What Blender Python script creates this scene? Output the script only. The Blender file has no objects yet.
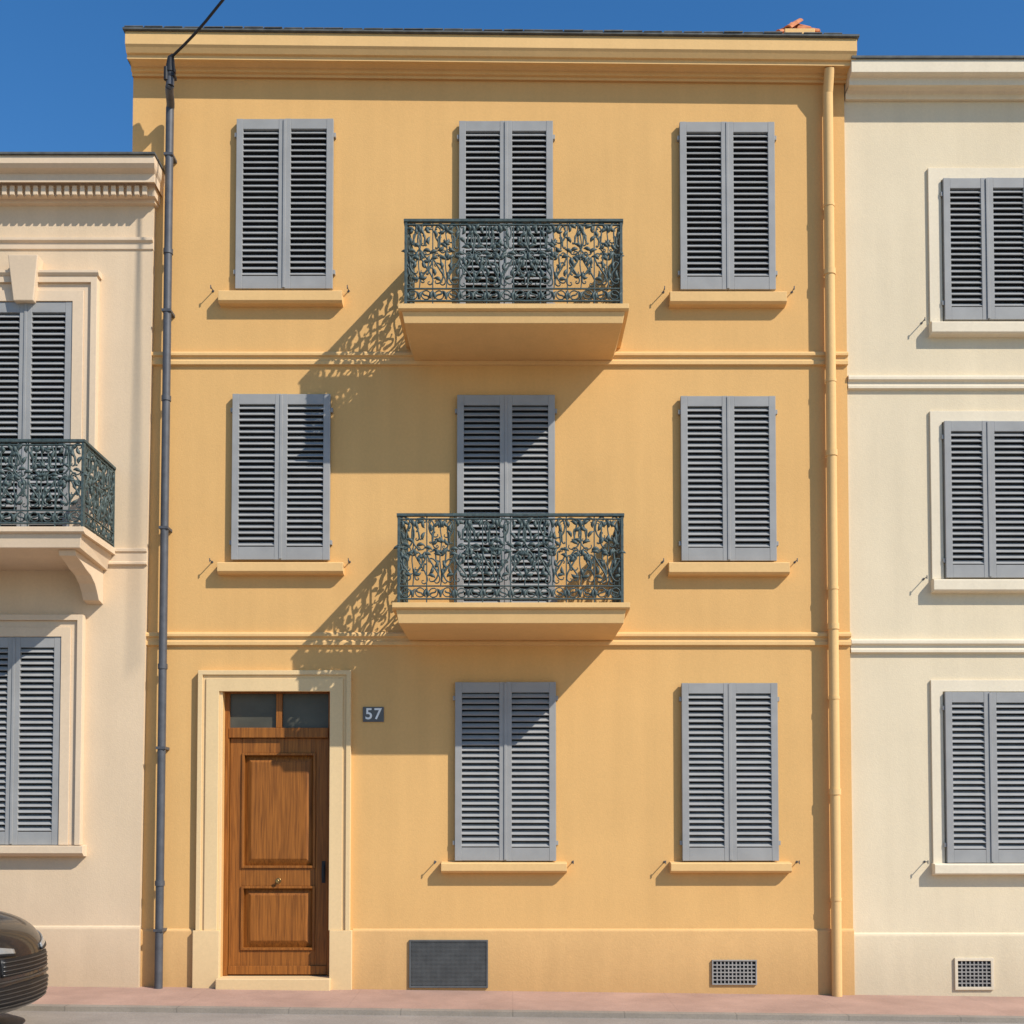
import bpy, bmesh, math, random
from mathutils import Vector, Matrix
random.seed(7)
scene=bpy.context.scene
# ---------------- camera ----------------
F=1200.0; TH=math.radians(2.2); D=12.0; CH=1.6
CY=830-F*math.tan(TH)
def P(px,py,Y=0.0):
    xc=(px-512)/F; yc=(CY-py)/F
    d=(xc, math.cos(TH)-yc*math.sin(TH), math.sin(TH)+yc*math.cos(TH))
    t=(Y+D)/d[1]
    return d[0]*t, CH+d[2]*t
cam=bpy.data.cameras.new("camera"); camo=bpy.data.objects.new("camera",cam); scene.collection.objects.link(camo)
cam.sensor_width=36; cam.lens=F/1024*36; cam.shift_y=(CY-512)/1024; cam.clip_end=1500; cam.clip_start=0.1
camo.location=(0,-D,CH); camo.rotation_euler=(math.radians(90)+TH,0,0)
scene.camera=camo
# ---------------- materials ----------------
def newmat(name):
    m=bpy.data.materials.new(name); m.use_nodes=True
    nt=m.node_tree; b=nt.nodes['Principled BSDF']; return m,nt,b
def stucco(name,col,var=0.10,grime=0.2,bump=0.26,rough=0.92,scale=1.0,streak=0.06):
    m,nt,b=newmat(name); N=nt.nodes; L=nt.links
    tc=N.new('ShaderNodeTexCoord'); 
    n1=N.new('ShaderNodeTexNoise'); n1.inputs['Scale'].default_value=0.9*scale; n1.inputs['Detail'].default_value=6; n1.inputs['Roughness'].default_value=0.6
    L.new(tc.outputs['Object'],n1.inputs['Vector'])
    r1=N.new('ShaderNodeMapRange'); r1.inputs[1].default_value=0.3; r1.inputs[2].default_value=0.7; r1.inputs[3].default_value=1-var; r1.inputs[4].default_value=1+var*0.4
    L.new(n1.outputs['Fac'],r1.inputs[0])
    mp=N.new('ShaderNodeMapping'); mp.inputs['Scale'].default_value=(5,5,0.35); L.new(tc.outputs['Object'],mp.inputs['Vector'])
    n2=N.new('ShaderNodeTexNoise'); n2.inputs['Scale'].default_value=1.2; n2.inputs['Detail'].default_value=5; L.new(mp.outputs[0],n2.inputs['Vector'])
    r2=N.new('ShaderNodeMapRange'); r2.inputs[1].default_value=0.35; r2.inputs[2].default_value=0.75; r2.inputs[3].default_value=1.0; r2.inputs[4].default_value=1-streak
    L.new(n2.outputs['Fac'],r2.inputs[0])
    n4=N.new('ShaderNodeTexNoise'); n4.inputs['Scale'].default_value=34; n4.inputs['Detail'].default_value=5; n4.inputs['Roughness'].default_value=0.7; L.new(tc.outputs['Object'],n4.inputs['Vector'])
    r4=N.new('ShaderNodeMapRange'); r4.inputs[1].default_value=0.3; r4.inputs[2].default_value=0.7; r4.inputs[3].default_value=0.955; r4.inputs[4].default_value=1.035
    L.new(n4.outputs['Fac'],r4.inputs[0])
    sx=N.new('ShaderNodeSeparateXYZ'); L.new(tc.outputs['Object'],sx.inputs[0])
    ad=N.new('ShaderNodeMath'); ad.operation='MULTIPLY_ADD'; ad.inputs[1].default_value=0.9; L.new(n2.outputs['Fac'],ad.inputs[0]); 
    sb=N.new('ShaderNodeMath'); sb.operation='SUBTRACT'; L.new(sx.outputs['Z'],sb.inputs[0]); sb.inputs[1].default_value=0.45
    L.new(sb.outputs[0],ad.inputs[2])
    r3=N.new('ShaderNodeMapRange'); r3.inputs[1].default_value=0.0; r3.inputs[2].default_value=0.6; r3.inputs[3].default_value=1-grime; r3.inputs[4].default_value=1.0
    L.new(ad.outputs[0],r3.inputs[0])
    def mul(a,c):
        q=N.new('ShaderNodeMath'); q.operation='MULTIPLY'; L.new(a,q.inputs[0]); L.new(c,q.inputs[1]); return q.outputs[0]
    f=mul(mul(mul(r1.outputs[0],r2.outputs[0]),r3.outputs[0]),r4.outputs[0])
    vm=N.new('ShaderNodeVectorMath'); vm.operation='SCALE'; vm.inputs[0].default_value=col; L.new(f,vm.inputs['Scale'])
    L.new(vm.outputs[0],b.inputs['Base Color'])
    b.inputs['Roughness'].default_value=rough; b.inputs['Specular IOR Level'].default_value=0.2
    n3=N.new('ShaderNodeTexNoise'); n3.inputs['Scale'].default_value=70; n3.inputs['Detail'].default_value=4; L.new(tc.outputs['Object'],n3.inputs['Vector'])
    n5=N.new('ShaderNodeTexNoise'); n5.inputs['Scale'].default_value=3; n5.inputs['Detail'].default_value=2; L.new(tc.outputs['Object'],n5.inputs['Vector'])
    a5=N.new('ShaderNodeMath'); a5.operation='MULTIPLY_ADD'; a5.inputs[1].default_value=1.6; L.new(n5.outputs['Fac'],a5.inputs[0]); L.new(n3.outputs['Fac'],a5.inputs[2])
    bp=N.new('ShaderNodeBump'); bp.inputs['Strength'].default_value=bump; bp.inputs['Distance'].default_value=0.006; L.new(a5.outputs[0],bp.inputs['Height'])
    L.new(bp.outputs[0],b.inputs['Normal'])
    return m
def simple(name,col,rough=0.5,metal=0.0,var=0.12,nscale=12,bump=0.0,spec=0.4,coat=0):
    m,nt,b=newmat(name); N=nt.nodes; L=nt.links
    tc=N.new('ShaderNodeTexCoord'); n=N.new('ShaderNodeTexNoise'); n.inputs['Scale'].default_value=nscale; n.inputs['Detail'].default_value=5
    L.new(tc.outputs['Object'],n.inputs['Vector'])
    r=N.new('ShaderNodeMapRange'); r.inputs[1].default_value=0.3; r.inputs[2].default_value=0.7; r.inputs[3].default_value=1-var; r.inputs[4].default_value=1+var
    L.new(n.outputs['Fac'],r.inputs[0])
    vm=N.new('ShaderNodeVectorMath'); vm.operation='SCALE'; vm.inputs[0].default_value=col; L.new(r.outputs[0],vm.inputs['Scale']); L.new(vm.outputs[0],b.inputs['Base Color'])
    b.inputs['Roughness'].default_value=rough; b.inputs['Metallic'].default_value=metal; b.inputs['Specular IOR Level'].default_value=spec
    if coat: b.inputs['Coat Weight'].default_value=coat; b.inputs['Coat Roughness'].default_value=0.04
    if bump:
        bp=N.new('ShaderNodeBump'); bp.inputs['Strength'].default_value=bump; bp.inputs['Distance'].default_value=0.003; L.new(n.outputs['Fac'],bp.inputs['Height']); L.new(bp.outputs[0],b.inputs['Normal'])
    return m
def wood(name,c1,c2):
    m,nt,b=newmat(name); N=nt.nodes; L=nt.links
    tc=N.new('ShaderNodeTexCoord'); mp=N.new('ShaderNodeMapping'); mp.inputs['Scale'].default_value=(26,26,1.1); L.new(tc.outputs['Object'],mp.inputs['Vector'])
    n=N.new('ShaderNodeTexNoise'); n.inputs['Scale'].default_value=2.4; n.inputs['Detail'].default_value=8; n.inputs['Distortion'].default_value=0.5; L.new(mp.outputs[0],n.inputs['Vector'])
    cr=N.new('ShaderNodeValToRGB'); cr.color_ramp.elements[0].position=0.30; cr.color_ramp.elements[0].color=(*c1,1); cr.color_ramp.elements[1].position=0.70; cr.color_ramp.elements[1].color=(*c2,1)
    L.new(n.outputs['Fac'],cr.inputs[0]); L.new(cr.outputs[0],b.inputs['Base Color'])
    b.inputs['Roughness'].default_value=0.5; b.inputs['Specular IOR Level'].default_value=0.3
    bp=N.new('ShaderNodeBump'); bp.inputs['Strength'].default_value=0.15; bp.inputs['Distance'].default_value=0.002; L.new(n.outputs['Fac'],bp.inputs['Height']); L.new(bp.outputs[0],b.inputs['Normal'])
    return m
M_yel=stucco('yellow_stucco',(0.735,0.437,0.165),var=0.06)
M_yelt=stucco('yellow_trim',(0.775,0.495,0.212),var=0.05,bump=0.1,grime=0.1)
M_yelp=stucco('yellow_plinth',(0.73,0.445,0.185),var=0.08,grime=0.22)
M_bei=stucco('beige_stucco',(0.72,0.55,0.365),var=0.06)
M_beit=stucco('beige_trim',(0.73,0.565,0.39),var=0.06,bump=0.1)
M_cre=stucco('cream_stucco',(0.755,0.635,0.44),var=0.05)
M_cret=stucco('cream_trim',(0.79,0.685,0.51),var=0.04,bump=0.1)
M_door_tr=stucco('door_surround_stucco',(0.78,0.565,0.30),var=0.05,bump=0.1,grime=0.12)
M_shut=simple('shutter_paint',(0.312,0.310,0.300),rough=0.6,var=0.07,nscale=6,spec=0.25)
M_dark=simple('painted_shade_dark',(0.03,0.032,0.035),rough=0.9,spec=0.1)  # near-black colour stands in for unlit depth behind openings
M_iron=simple('wrought_iron',(0.058,0.083,0.080),rough=0.55,metal=0.1,var=0.35,nscale=30)
M_pole=simple('painted_steel',(0.090,0.092,0.100),rough=0.55,metal=0.2,var=0.15)
M_wood=wood('varnished_wood',(0.16,0.053,0.009),(0.36,0.128,0.021))
M_glass=simple('transom_glass',(0.085,0.08,0.06),rough=0.35,spec=0.3,var=0.25,nscale=3)
M_sign=simple('sign_enamel',(0.10,0.10,0.095),rough=0.4,var=0.05)
M_white=simple('white_enamel',(0.8,0.8,0.76),rough=0.5,var=0.03)
M_vent=simple('vent_metal',(0.085,0.09,0.09),rough=0.7,var=0.15)
M_vent2=simple('vent_grey',(0.28,0.27,0.25),rough=0.7,var=0.15)
M_brass=simple('brass',(0.35,0.24,0.10),rough=0.3,metal=0.9)
M_roof=simple('roof_edge',(0.10,0.105,0.10),rough=0.8,var=0.3)
M_terra=simple('terracotta_tile',(0.55,0.20,0.085),rough=0.85,var=0.45,nscale=9,bump=0.3)
M_cable=simple('cable_rubber',(0.02,0.02,0.022),rough=0.6)
# ---------------- mesh helpers ----------------
def link(ob,parent=None):
    scene.collection.objects.link(ob)
    if parent: ob.parent=parent
    return ob
def empty(name):
    e=bpy.data.objects.new(name,None); e.empty_display_size=0.2; scene.collection.objects.link(e); return e
class MB:
    def __init__(s): s.v=[]; s.f=[]
    def box(s,x0,x1,y0,y1,z0,z1,M=None,tl=0.0):
        b=len(s.v)
        for (x,y,z) in [(x0,y0,z0),(x1,y0,z0),(x1,y1,z0),(x0,y1,z0),(x0,y0,z1),(x1,y0,z1),(x1,y1,z1),(x0,y1,z1)]:
            v=Vector((x,y,z)); 
            if M: v=M@v
            s.v.append(v)
        s.f+= [tuple(b+i for i in q) for q in [(0,3,2,1),(4,5,6,7),(0,1,5,4),(1,2,6,5),(2,3,7,6),(3,0,4,7)]]
    def cyl(s,p0,p1,r0,r1=None,n=16):
        if r1 is None: r1=r0
        p0=Vector(p0); p1=Vector(p1); d=(p1-p0).normalized()
        a=d.orthogonal().normalized(); c=d.cross(a); b=len(s.v)
        for p,r in ((p0,r0),(p1,r1)):
            for i in range(n):
                t=2*math.pi*i/n; s.v.append(p+(a*math.cos(t)+c*math.sin(t))*r)
        for i in range(n):
            j=(i+1)%n; s.f.append((b+i,b+j,b+n+j,b+n+i))
        s.f.append(tuple(b+i for i in reversed(range(n)))); s.f.append(tuple(b+n+i for i in range(n)))
    def obj(s,name,mat,parent=None,bevel=0,smooth=False,seg=2):
        me=bpy.data.meshes.new(name); me.from_pydata([tuple(v) for v in s.v],[],s.f); me.materials.append(mat)
        bm=bmesh.new(); bm.from_mesh(me); bmesh.ops.recalc_face_normals(bm,faces=bm.faces); bm.to_mesh(me); bm.free()
        if smooth:
            for p in me.polygons: p.use_smooth=True
            try: me.set_sharp_from_angle(angle=math.radians(40))
            except Exception: pass
        ob=bpy.data.objects.new(name,me); link(ob,parent)
        if bevel:
            m=ob.modifiers.new('bevel','BEVEL'); m.width=bevel; m.segments=seg; m.limit_method='ANGLE'; m.angle_limit=math.radians(40)
        return ob
def box(name,x0,x1,y0,y1,z0,z1,mat,parent=None,bevel=0.004):
    b=MB(); b.box(x0,x1,y0,y1,z0,z1); return b.obj(name,mat,parent,bevel)
def R(px0,px1,py0,py1,Y=0.0):
    xm=(px0+px1)/2; ym=(py0+py1)/2
    return P(px0,ym,Y)[0],P(px1,ym,Y)[0],P(xm,py1,Y)[1],P(xm,py0,Y)[1]
def moulding(name,xl,xr,prof,ybase,mat,parent,sl=0.0,sr=0.0,tilt=0.0,back=0.02):
    v=[];f=[]
    for o,z in prof:
        for (x,y) in [(xl-sl*o,ybase+back),(xl-sl*o,ybase-o),(xr+sr*o,ybase-o),(xr+sr*o,ybase+back)]:
            v.append((x,y,z+tilt*(x-xl)/(xr-xl)))
    n=len(prof)
    for i in range(n-1):
        a=i*4;b=a+4
        for k in range(3): f.append((a+k,a+k+1,b+k+1,b+k))
        f.append((a+3,a,b,b+3))
    f.append((0,3,2,1)); e=(n-1)*4; f.append((e,e+1,e+2,e+3))
    me=bpy.data.meshes.new(name); me.from_pydata(v,[],f); me.materials.append(mat)
    bm=bmesh.new(); bm.from_mesh(me); bmesh.ops.recalc_face_normals(bm,faces=bm.faces); bm.to_mesh(me); bm.free()
    ob=bpy.data.objects.new(name,me); link(ob,parent)
    m=ob.modifiers.new('bevel','BEVEL'); m.width=0.003; m.segments=2; m.limit_method='ANGLE'; m.angle_limit=math.radians(30)
    return ob
def mprof(pts,ybase,px=512):
    return [(o,P(px,py,ybase-o)[1]) for o,py in pts]
def ring(name,xo0,xo1,zo0,zo1,w,yf,yb,mat,parent,bottom=False,bevel=0.003):
    b=MB()
    v=[(xo0,zo0),(xo0,zo1),(xo1,zo1),(xo1,zo0)]
    i=[(xo0+w,zo0+(w if bottom else 0)),(xo0+w,zo1-w),(xo1-w,zo1-w),(xo1-w,zo0+(w if bottom else 0))]
    n=4
    for y in (yf,yb):
        for q in v+i: b.v.append(Vector((q[0],y,q[1])))
    segs=[0,1,2]+([3] if bottom else [])
    for s in segs:
        t=(s+1)%4
        b.f+=[(s,t,4+t,4+s),(8+s,12+s,12+t,8+t),(s,8+s,8+t,t),(4+s,4+t,12+t,12+s)]
    if not bottom: b.f+=[(0,4,12,8),(3,11,15,7)]
    return b.obj(name,mat,parent,bevel=bevel)
# ---------------- shutters ----------------
def shutters(parent,x0,x1,z0,z1,yb=0.0,hinge=True):
    yf=yb-0.060; yk=yb-0.018
    fr=MB(); sl=MB()
    mid=(x0+x1)/2
    for a,c,side in ((x0,mid-0.002,-1),(mid+0.002,x1,1)):
        so=0.068; si=0.060; tr=0.105; br=0.13
        wl=so if side<0 else si; wr=si if side<0 else so
        zt=z1-random.uniform(0,0.004); zb=z0+random.uniform(0,0.004); dy=random.uniform(-0.003,0.003)
        fr.box(a,a+wl,yf+dy,yk+dy,zb,zt); fr.box(c-wr,c,yf+dy,yk+dy,zb,zt)
        fr.box(a+wl,c-wr,yf+dy+0.002,yk+dy,zt-tr,zt-0.001); fr.box(a+wl,c-wr,yf+dy+0.002,yk+dy,zb+0.001,zb+br)
        H=zt-tr-zb-br; n=max(4,round(H/0.060)); p=H/n
        base=random.uniform(44,48)
        for k in range(n):
            zc=zb+br+p*(k+0.5); 
            ang=math.radians(base+random.uniform(-1.5,1.5))
            M=Matrix.Translation((0,yf+dy+0.022,zc))@Matrix.Rotation(ang,4,'X')
            sl.box(a+wl-0.004,c-wr+0.004,-0.028,0.028,-0.004,0.004,M)
    fr.box(mid-0.014,mid+0.014,yf-0.008,yf-0.001,z0+0.01,z1-0.01)
    fr.obj('shutter_frames',M_shut,parent,bevel=0.003)
    sl.obj('shutter_louvres',M_shut,parent)
    box('shutter_shade_sheet',x0+0.01,x1-0.01,yb-0.008,yb+0.002,z0+0.01,z1-0.01,M_dark,parent,0)  # dark sheet on the solid wall, paints the shade behind the louvres
    h=MB()
    for zz in (z1-0.16,z0+0.18):
        for s,xx in ((-1,x0),(1,x1)):
            a,b=sorted((xx,xx+s*0.022)); h.box(a,b,yb-0.045,yb-0.001,zz-0.022,zz+0.022)
    h.obj('shutter_hinges',M_shut,parent,bevel=0.002)
def hook(mb,x,z,yb=0.0):
    mb.cyl((x,yb,z),(x,yb-0.10,z),0.005,n=8)
    mb.box(x-0.004,x+0.004,yb-0.108,yb-0.099,z-0.020,z+0.016)
    mb.cyl((x,yb-0.002,z),(x,yb-0.006,z),0.012,n=10)
def sill(parent,px0,px1,py0,py1,yb,mat,out=0.11):
    x0,x1,_,_=R(px0,px1,py0,py1,yb-out)
    zt=P(512,py0,yb-out)[1]; zb=P(512,py1,yb-out)[1]
    moulding('window_sill',x0,x1,[(0.0,zt+0.012),(out-0.01,zt),(out,zt-0.008),(out,zb+0.02),(out-0.03,zb),(0.0,zb-0.004)],yb,mat,parent)
# ---------------- scroll ironwork ----------------
def unit_curve(kind,n=34,A=60,B=3.0):
    pts=[(0.0,0.0)]; th=0.0; x=z=0.0
    for i in range(n):
        t=(i+0.5)/n; u=2*t-1
        k=A*u**3 if kind=='S' else B+A*u**4
        th+=k/n; x+=math.cos(th)/n; z+=math.sin(th)/n; pts.append((x,z))
    return pts
UC={k:unit_curve(k[0],A=k[1],B=k[2]) for k in [('S',52,0),('C',34,2.5)]}
def scroll(out,kind,p0,p1,flip=1,r=1.0):
    key=('S',52,0) if kind=='S' else ('C',34,2.5)
    u=UC[key]; a=complex(*u[0]); b=complex(*u[-1])
    P0=complex(*p0); P1=complex(*p1)
    pts=[]
    for q in u:
        w=(complex(*q)-a)/(b-a)
        if flip<0: w=w.conjugate()
        z=P0+w*(P1-P0); pts.append((z.real,z.imag))
    n=len(pts); out.append([(q[0],q[1],r*(0.8+0.6*math.sin(math.pi*i/(n-1)))) for i,q in enumerate(pts)])
def leaf(out,x,z,ang,L,r=2.4):
    pts=[]
    for i in range(6):
        t=i/5; a=ang+0.9*(t-0.3); 
        pts.append((x+math.cos(a)*L*t,z+math.sin(a)*L*t,0.3+r*max(0,math.sin(math.pi*t))**1.2))
    out.append(pts)
def module(w,h,var):
    o=[]; b=0.125*h/0.78
    half=[]
    k=h/0.78
    J=lambda s:random.uniform(-s,s)
    def S(*a): 
        a=list(a); a[1]=(a[1][0]+J(.006),a[1][1]+J(.008)); a[2]=(a[2][0]+J(.006),a[2][1]+J(.008)); scroll(half,*a)
    if var==0:
        S('S',(0.030,0.185*k),(0.085,0.47*k)); S('S',(0.090,0.20*k),(0.030,0.40*k),-1)
        S('C',(0.032,0.50*k),(0.036,0.715*k),1); S('S',(0.095,0.56*k),(0.078,0.735*k),1)
        S('C',(0.105,0.30*k),(0.105,0.42*k),-1); S('S',(0.050,0.27*k),(0.02,0.33*k),1); S('S',(0.060,0.56*k),(0.085,0.64*k),-1)
        L=[(0.06,0.33,1.1),(0.03,0.46,2.2),(0.07,0.64,0.4),(0.10,0.50,2.5),(0.05,0.24,-0.7),(0.09,0.69,2.0),(0.02,0.36,0.5),(0.04,0.56,1.4),(0.09,0.36,1.8),(0.07,0.42,0.2),(0.02,0.66,0.9)]
    else:
        S('S',(0.088,0.185*k),(0.030,0.45*k),-1); S('C',(0.028,0.20*k),(0.034,0.34*k),1)
        S('S',(0.036,0.70*k),(0.092,0.49*k),1); S('C',(0.098,0.60*k),(0.075,0.725*k),-1)
        S('S',(0.030,0.53*k),(0.066,0.62*k),-1); S('S',(0.095,0.36*k),(0.065,0.45*k),1); S('S',(0.1,0.25*k),(0.075,0.31*k),-1)
        L=[(0.07,0.30,0.9),(0.05,0.42,2.6),(0.09,0.55,0.4),(0.03,0.62,1.2),(0.07,0.47,-0.7),(0.10,0.67,1.6),(0.02,0.24,1.0),(0.04,0.50,0.2),(0.08,0.20,2.2),(0.1,0.41,1.2),(0.05,0.68,0.2)]
    for x,z,a in L: leaf(half,x+J(.008),z*k+J(.012),a+J(.5),0.078,2.6)
    c=[]
    for i in range(15):
        t=2*math.pi*i/14; c.append((w/4+0.043*math.cos(t),b*0.5+0.003+0.043*math.sin(t),1))
    half.append(c); scroll(half,'S',(w/4-0.022,b*0.5-0.012),(w/4+0.022,b*0.5+0.016),1,0.9)
    for cx in (0.008,w/2-0.010): leaf(half,cx,0.02,1.2,0.085,2.4)
    for s in half:
        j1=J(.004); j2=J(.004)
        o.append([(x+J(.0012)+j1,z+j2,r) for x,z,r in s]); j1=J(.004); o.append([(w-x+J(.0012)+j1,z-j2,r) for x,z,r in s])
    o.append([(w/2+0.008*math.sin(i*1.1),b+i*(0.70*k-b)/10,1.0) for i in range(11)])
    leaf(o,w/2,0.66*k,1.3,0.09,3.2); leaf(o,w/2,0.40*k,0.7,0.07,2.6); leaf(o,w/2,0.40*k,2.2,0.07,2.6); leaf(o,w/2,0.22*k,0.9,0.07,2.6); leaf(o,w/2,0.52*k,2.0,0.07,2.6)
    return o
def panel(name,parent,p0,p1,z0,h,nmod):
    p0=Vector((*p0,0)); p1=Vector((*p1,0)); d=p1-p0; Ln=d.length; d.normalize(); w=Ln/nmod
    cu=bpy.data.curves.new(name,'CURVE'); cu.dimensions='3D'; cu.bevel_depth=0.0065; cu.bevel_resolution=1; cu.use_fill_caps=True
    for m in range(nmod):
        for s in module(w,h,m%2):
            sp=cu.splines.new('POLY'); sp.points.add(len(s)-1)
            nrm=Vector((-d.y,d.x,0)); off=random.uniform(-0.004,0.004)
            for i,(x,z,r) in enumerate(s):
                q=p0+d*(x+m*w)+nrm*off; sp.points[i].co=(q.x,q.y,z0+z,1); sp.points[i].radius=r
    cu.materials.append(M_iron); ob=bpy.data.objects.new(name,cu); link(ob,parent)
    ang=math.atan2(d.y,d.x); M=Matrix.Translation((p0.x,p0.y,z0))@Matrix.Rotation(ang,4,'Z')
    b=MB(); 
    b.box(-0.02,Ln+0.02,-0.022,0.022,h-0.014,h+0.012,M); b.box(0,Ln,-0.012,0.012,h-0.045,h-0.033,M)
    b.box(0,Ln,-0.011,0.011,0.0,0.014,M); b.box(0,Ln,-0.010,0.010,0.125*h/0.78-0.006,0.125*h/0.78+0.006,M)
    for m in range(nmod+1):
        x=m*w; t=0.013 if m in(0,nmod) else 0.0055
        b.box(x-t,x+t,-t-0.001,t+0.001,-0.03,h-0.014,M)
    b.obj(name+'_bars',M_iron,parent,bevel=0.002)
def railing(parent,x0,x1,yf,yb,z0,h,nf):
    ns=max(3,round((yb-yf)/((x1-x0)/nf)))
    panel('railing_front',parent,(x0,yf),(x1,yf),z0,h,nf)
    panel('railing_side',parent,(x0,yf+0.02),(x0,yb),z0,h,ns)
    panel('railing_side',parent,(x1,yf+0.02),(x1,yb),z0,h,ns)
def wallpoly(name,pts,y0,y1,mat,parent):
    v=[(x,y0,z) for x,z in pts]+[(x,y1,z) for x,z in pts]; n=len(pts)
    f=[tuple(range(n)),tuple(reversed(range(n,2*n)))]+[(i,(i+1)%n,n+(i+1)%n,n+i) for i in range(n)]
    me=bpy.data.meshes.new(name); me.from_pydata(v,[],f); me.materials.append(mat)
    bm=bmesh.new(); bm.from_mesh(me); bmesh.ops.recalc_face_normals(bm,faces=bm.faces); bm.to_mesh(me); bm.free()
    return link(bpy.data.objects.new(name,me),parent)
def gz(x): return -0.012*max(-14,min(14,x))
# =============== YELLOW HOUSE ===============
Y=empty('yellow_townhouse')
xL=P(133,100)[0]; xR=P(848.5,500)[0]
dx0,dx1,dz0,dz1=R(222,331,688,977)
zt=P(512,60)[1]
wallpoly('facade_wall',[(xL,-0.4),(dx0,-0.4),(dx0,dz1),(dx1,dz1),(dx1,-0.4),(xR,-0.4),(xR,zt-0.03),(xL,zt+0.05)],0,0.3,M_yel,Y)
box('rear_volume',xL,xR,0.3,9,-0.4,zt-0.06,M_yel,Y,0)
prof=mprof([(0,36),(0.25,34),(0.265,37),(0.265,47),(0.25,50),(0.225,56),(0.20,58),(0.20,62),(0.13,65),(0.09,68),(0.07,70),(0.07,74),(0.035,76),(0.035,79),(0.0,80)],0)
t=-0.075
xcl=P(125,40,-0.265)[0]; xcr=P(857,40,-0.265)[0]
moulding('roof_cornice',xcl,xcr,[(o,z+0.035) for o,z in prof],0,M_yelt,Y,tilt=t,back=0.25)
zr=P(512,34,-0.265)[1]+0.035
moulding('roof_edge_tiles',xcl-0.02,xcr+0.02,[(0.0,zr+0.027),(0.29,zr+0.022),(0.29,zr+0.002),(0.0,zr+0.001)],0,M_roof,Y,tilt=t,back=0.4)
tb=MB(); x=xcl
while x<xcr-0.15:
    zz=zr+t*(x-xcl)/(xcr-xcl)
    tb.box(x,x+0.19+random.uniform(-.01,.006),-0.292-random.uniform(0,0.008),0.1,zz+0.024,zz+0.030+random.uniform(0,0.006)); x+=0.2
tb.obj('roof_edge_caps',M_roof,Y)
for (py0,py1) in ((352,366),(632,646)):
    zz0=P(512,py1)[1]; zz1=P(512,py0)[1]
    moulding('string_course',P(139,950)[0]+0.01,xR+0.003,[(0,zz1),(0.035,zz1-0.01),(0.045,zz1-0.025),(0.045,zz1-0.05),(0.02,zz1-0.06),(0.02,zz1-0.09),(0.032,zz1-0.10),(0.032,zz0+0.005),(0,zz0)],0,M_yelt,Y)
xb=P(138,950)[0]
plz=P(512,930)[1]
fx0=P(193,950,-0.05)[0]; fx1=P(352,950,-0.05)[0]
for a,b in ((xb,fx0+0.001),(fx1-0.001,xR+0.004)):
    moulding('plinth',a,b,[(0,plz+0.015),(0.018,plz),(0.022,plz-0.012),(0.022,-0.4),(0,-0.4)],0,M_yelp,Y)
m=MB(); zrf=zr-0.1
m.v=[Vector(p) for p in [(xL,0.2,zrf),(xR,0.2,zrf-0.06),(xR,9,zrf-0.06),(xL,9,zrf),(xL+2.5,4.5,zrf+1.0),(xR-2.5,4.5,zrf+1.0)]]
m.f=[(0,1,5,4),(1,2,5),(2,3,4,5),(3,0,4),(0,3,2,1)]
m.obj('tiled_roof',M_terra,Y)
cx,cz=P(796,37,1.2)
box('chimney_stack',cx-0.17,cx+0.17,1.02,1.38,cz-0.9,cz-0.02,M_yelt,Y,0.01)
tm=MB()
def ridge_tile(c,L,r,az,tl,th=0.02,n=8):
    M=Matrix.Translation(c)@Matrix.Rotation(az,4,'Z')@Matrix.Rotation(tl,4,'Y'); k=len(tm.v)
    for e,rr in ((-L/2,r),(L/2,r*0.8)):
        for q in (rr,rr-th):
            for i in range(n+1):
                a=math.pi*i/n; tm.v.append(M@Vector((e,q*math.cos(a),q*math.sin(a)*0.8)))
    m_=n+1
    for i in range(n):
        tm.f+=[(k+i,k+i+1,k+2*m_+i+1,k+2*m_+i),(k+m_+i,k+3*m_+i,k+3*m_+i+1,k+m_+i+1),(k+i,k+m_+i,k+m_+i+1,k+i+1),(k+2*m_+i,k+2*m_+i+1,k+3*m_+i+1,k+3*m_+i)]
    for i in (0,n): tm.f.append((k+i,k+2*m_+i,k+3*m_+i,k+m_+i))
for (ox,oy,oz,az,tl) in [(-0.12,-0.05,0.0,0.3,-0.3),(0.12,-0.08,0.0,-0.4,0.35),(0.0,0.05,0.0,1.3,0.0),(-0.04,-0.06,0.08,0.5,-0.7),(0.05,0.0,0.09,-0.6,0.5),(-0.10,0.06,0.02,1.0,0.1),(0.17,0.06,0.0,0.9,0.0)]:
    ridge_tile(Vector((cx+ox,1.2+oy,cz-0.01+oz)),0.24,0.075,az,tl)
tm.obj('chimney_cover_tiles',M_terra,Y,smooth=True)
hk=MB()
def win(px0,px1,py0,py1,s=None,hooks=True):
    x0,x1,z0,z1=R(px0,px1,py0,py1,-0.05); shutters(Y,x0,x1,z0,z1)
    if s:
        sill(Y,s[0],s[1],s[2],s[3],0,M_yelt)
        for hx in (s[0]-6,s[1]+6):
            x,z=P(hx,s[2]-1,-0.05); hook(hk,x,z)
win(236,333,119,289,(218,342,290,302)); win(680,775,122,290,(670,787,291,303))
win(232,330,394,560,(217,343,562,573)); win(681,776,396,561,(669,790,562,574))
win(455,556,682,861,(441,567,863,873)); win(682,778,683,861,(671,792,863,873))
win(459,553,121,322); win(457,555,395,618)
hk.obj('shutter_stays',M_pole,Y)
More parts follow.
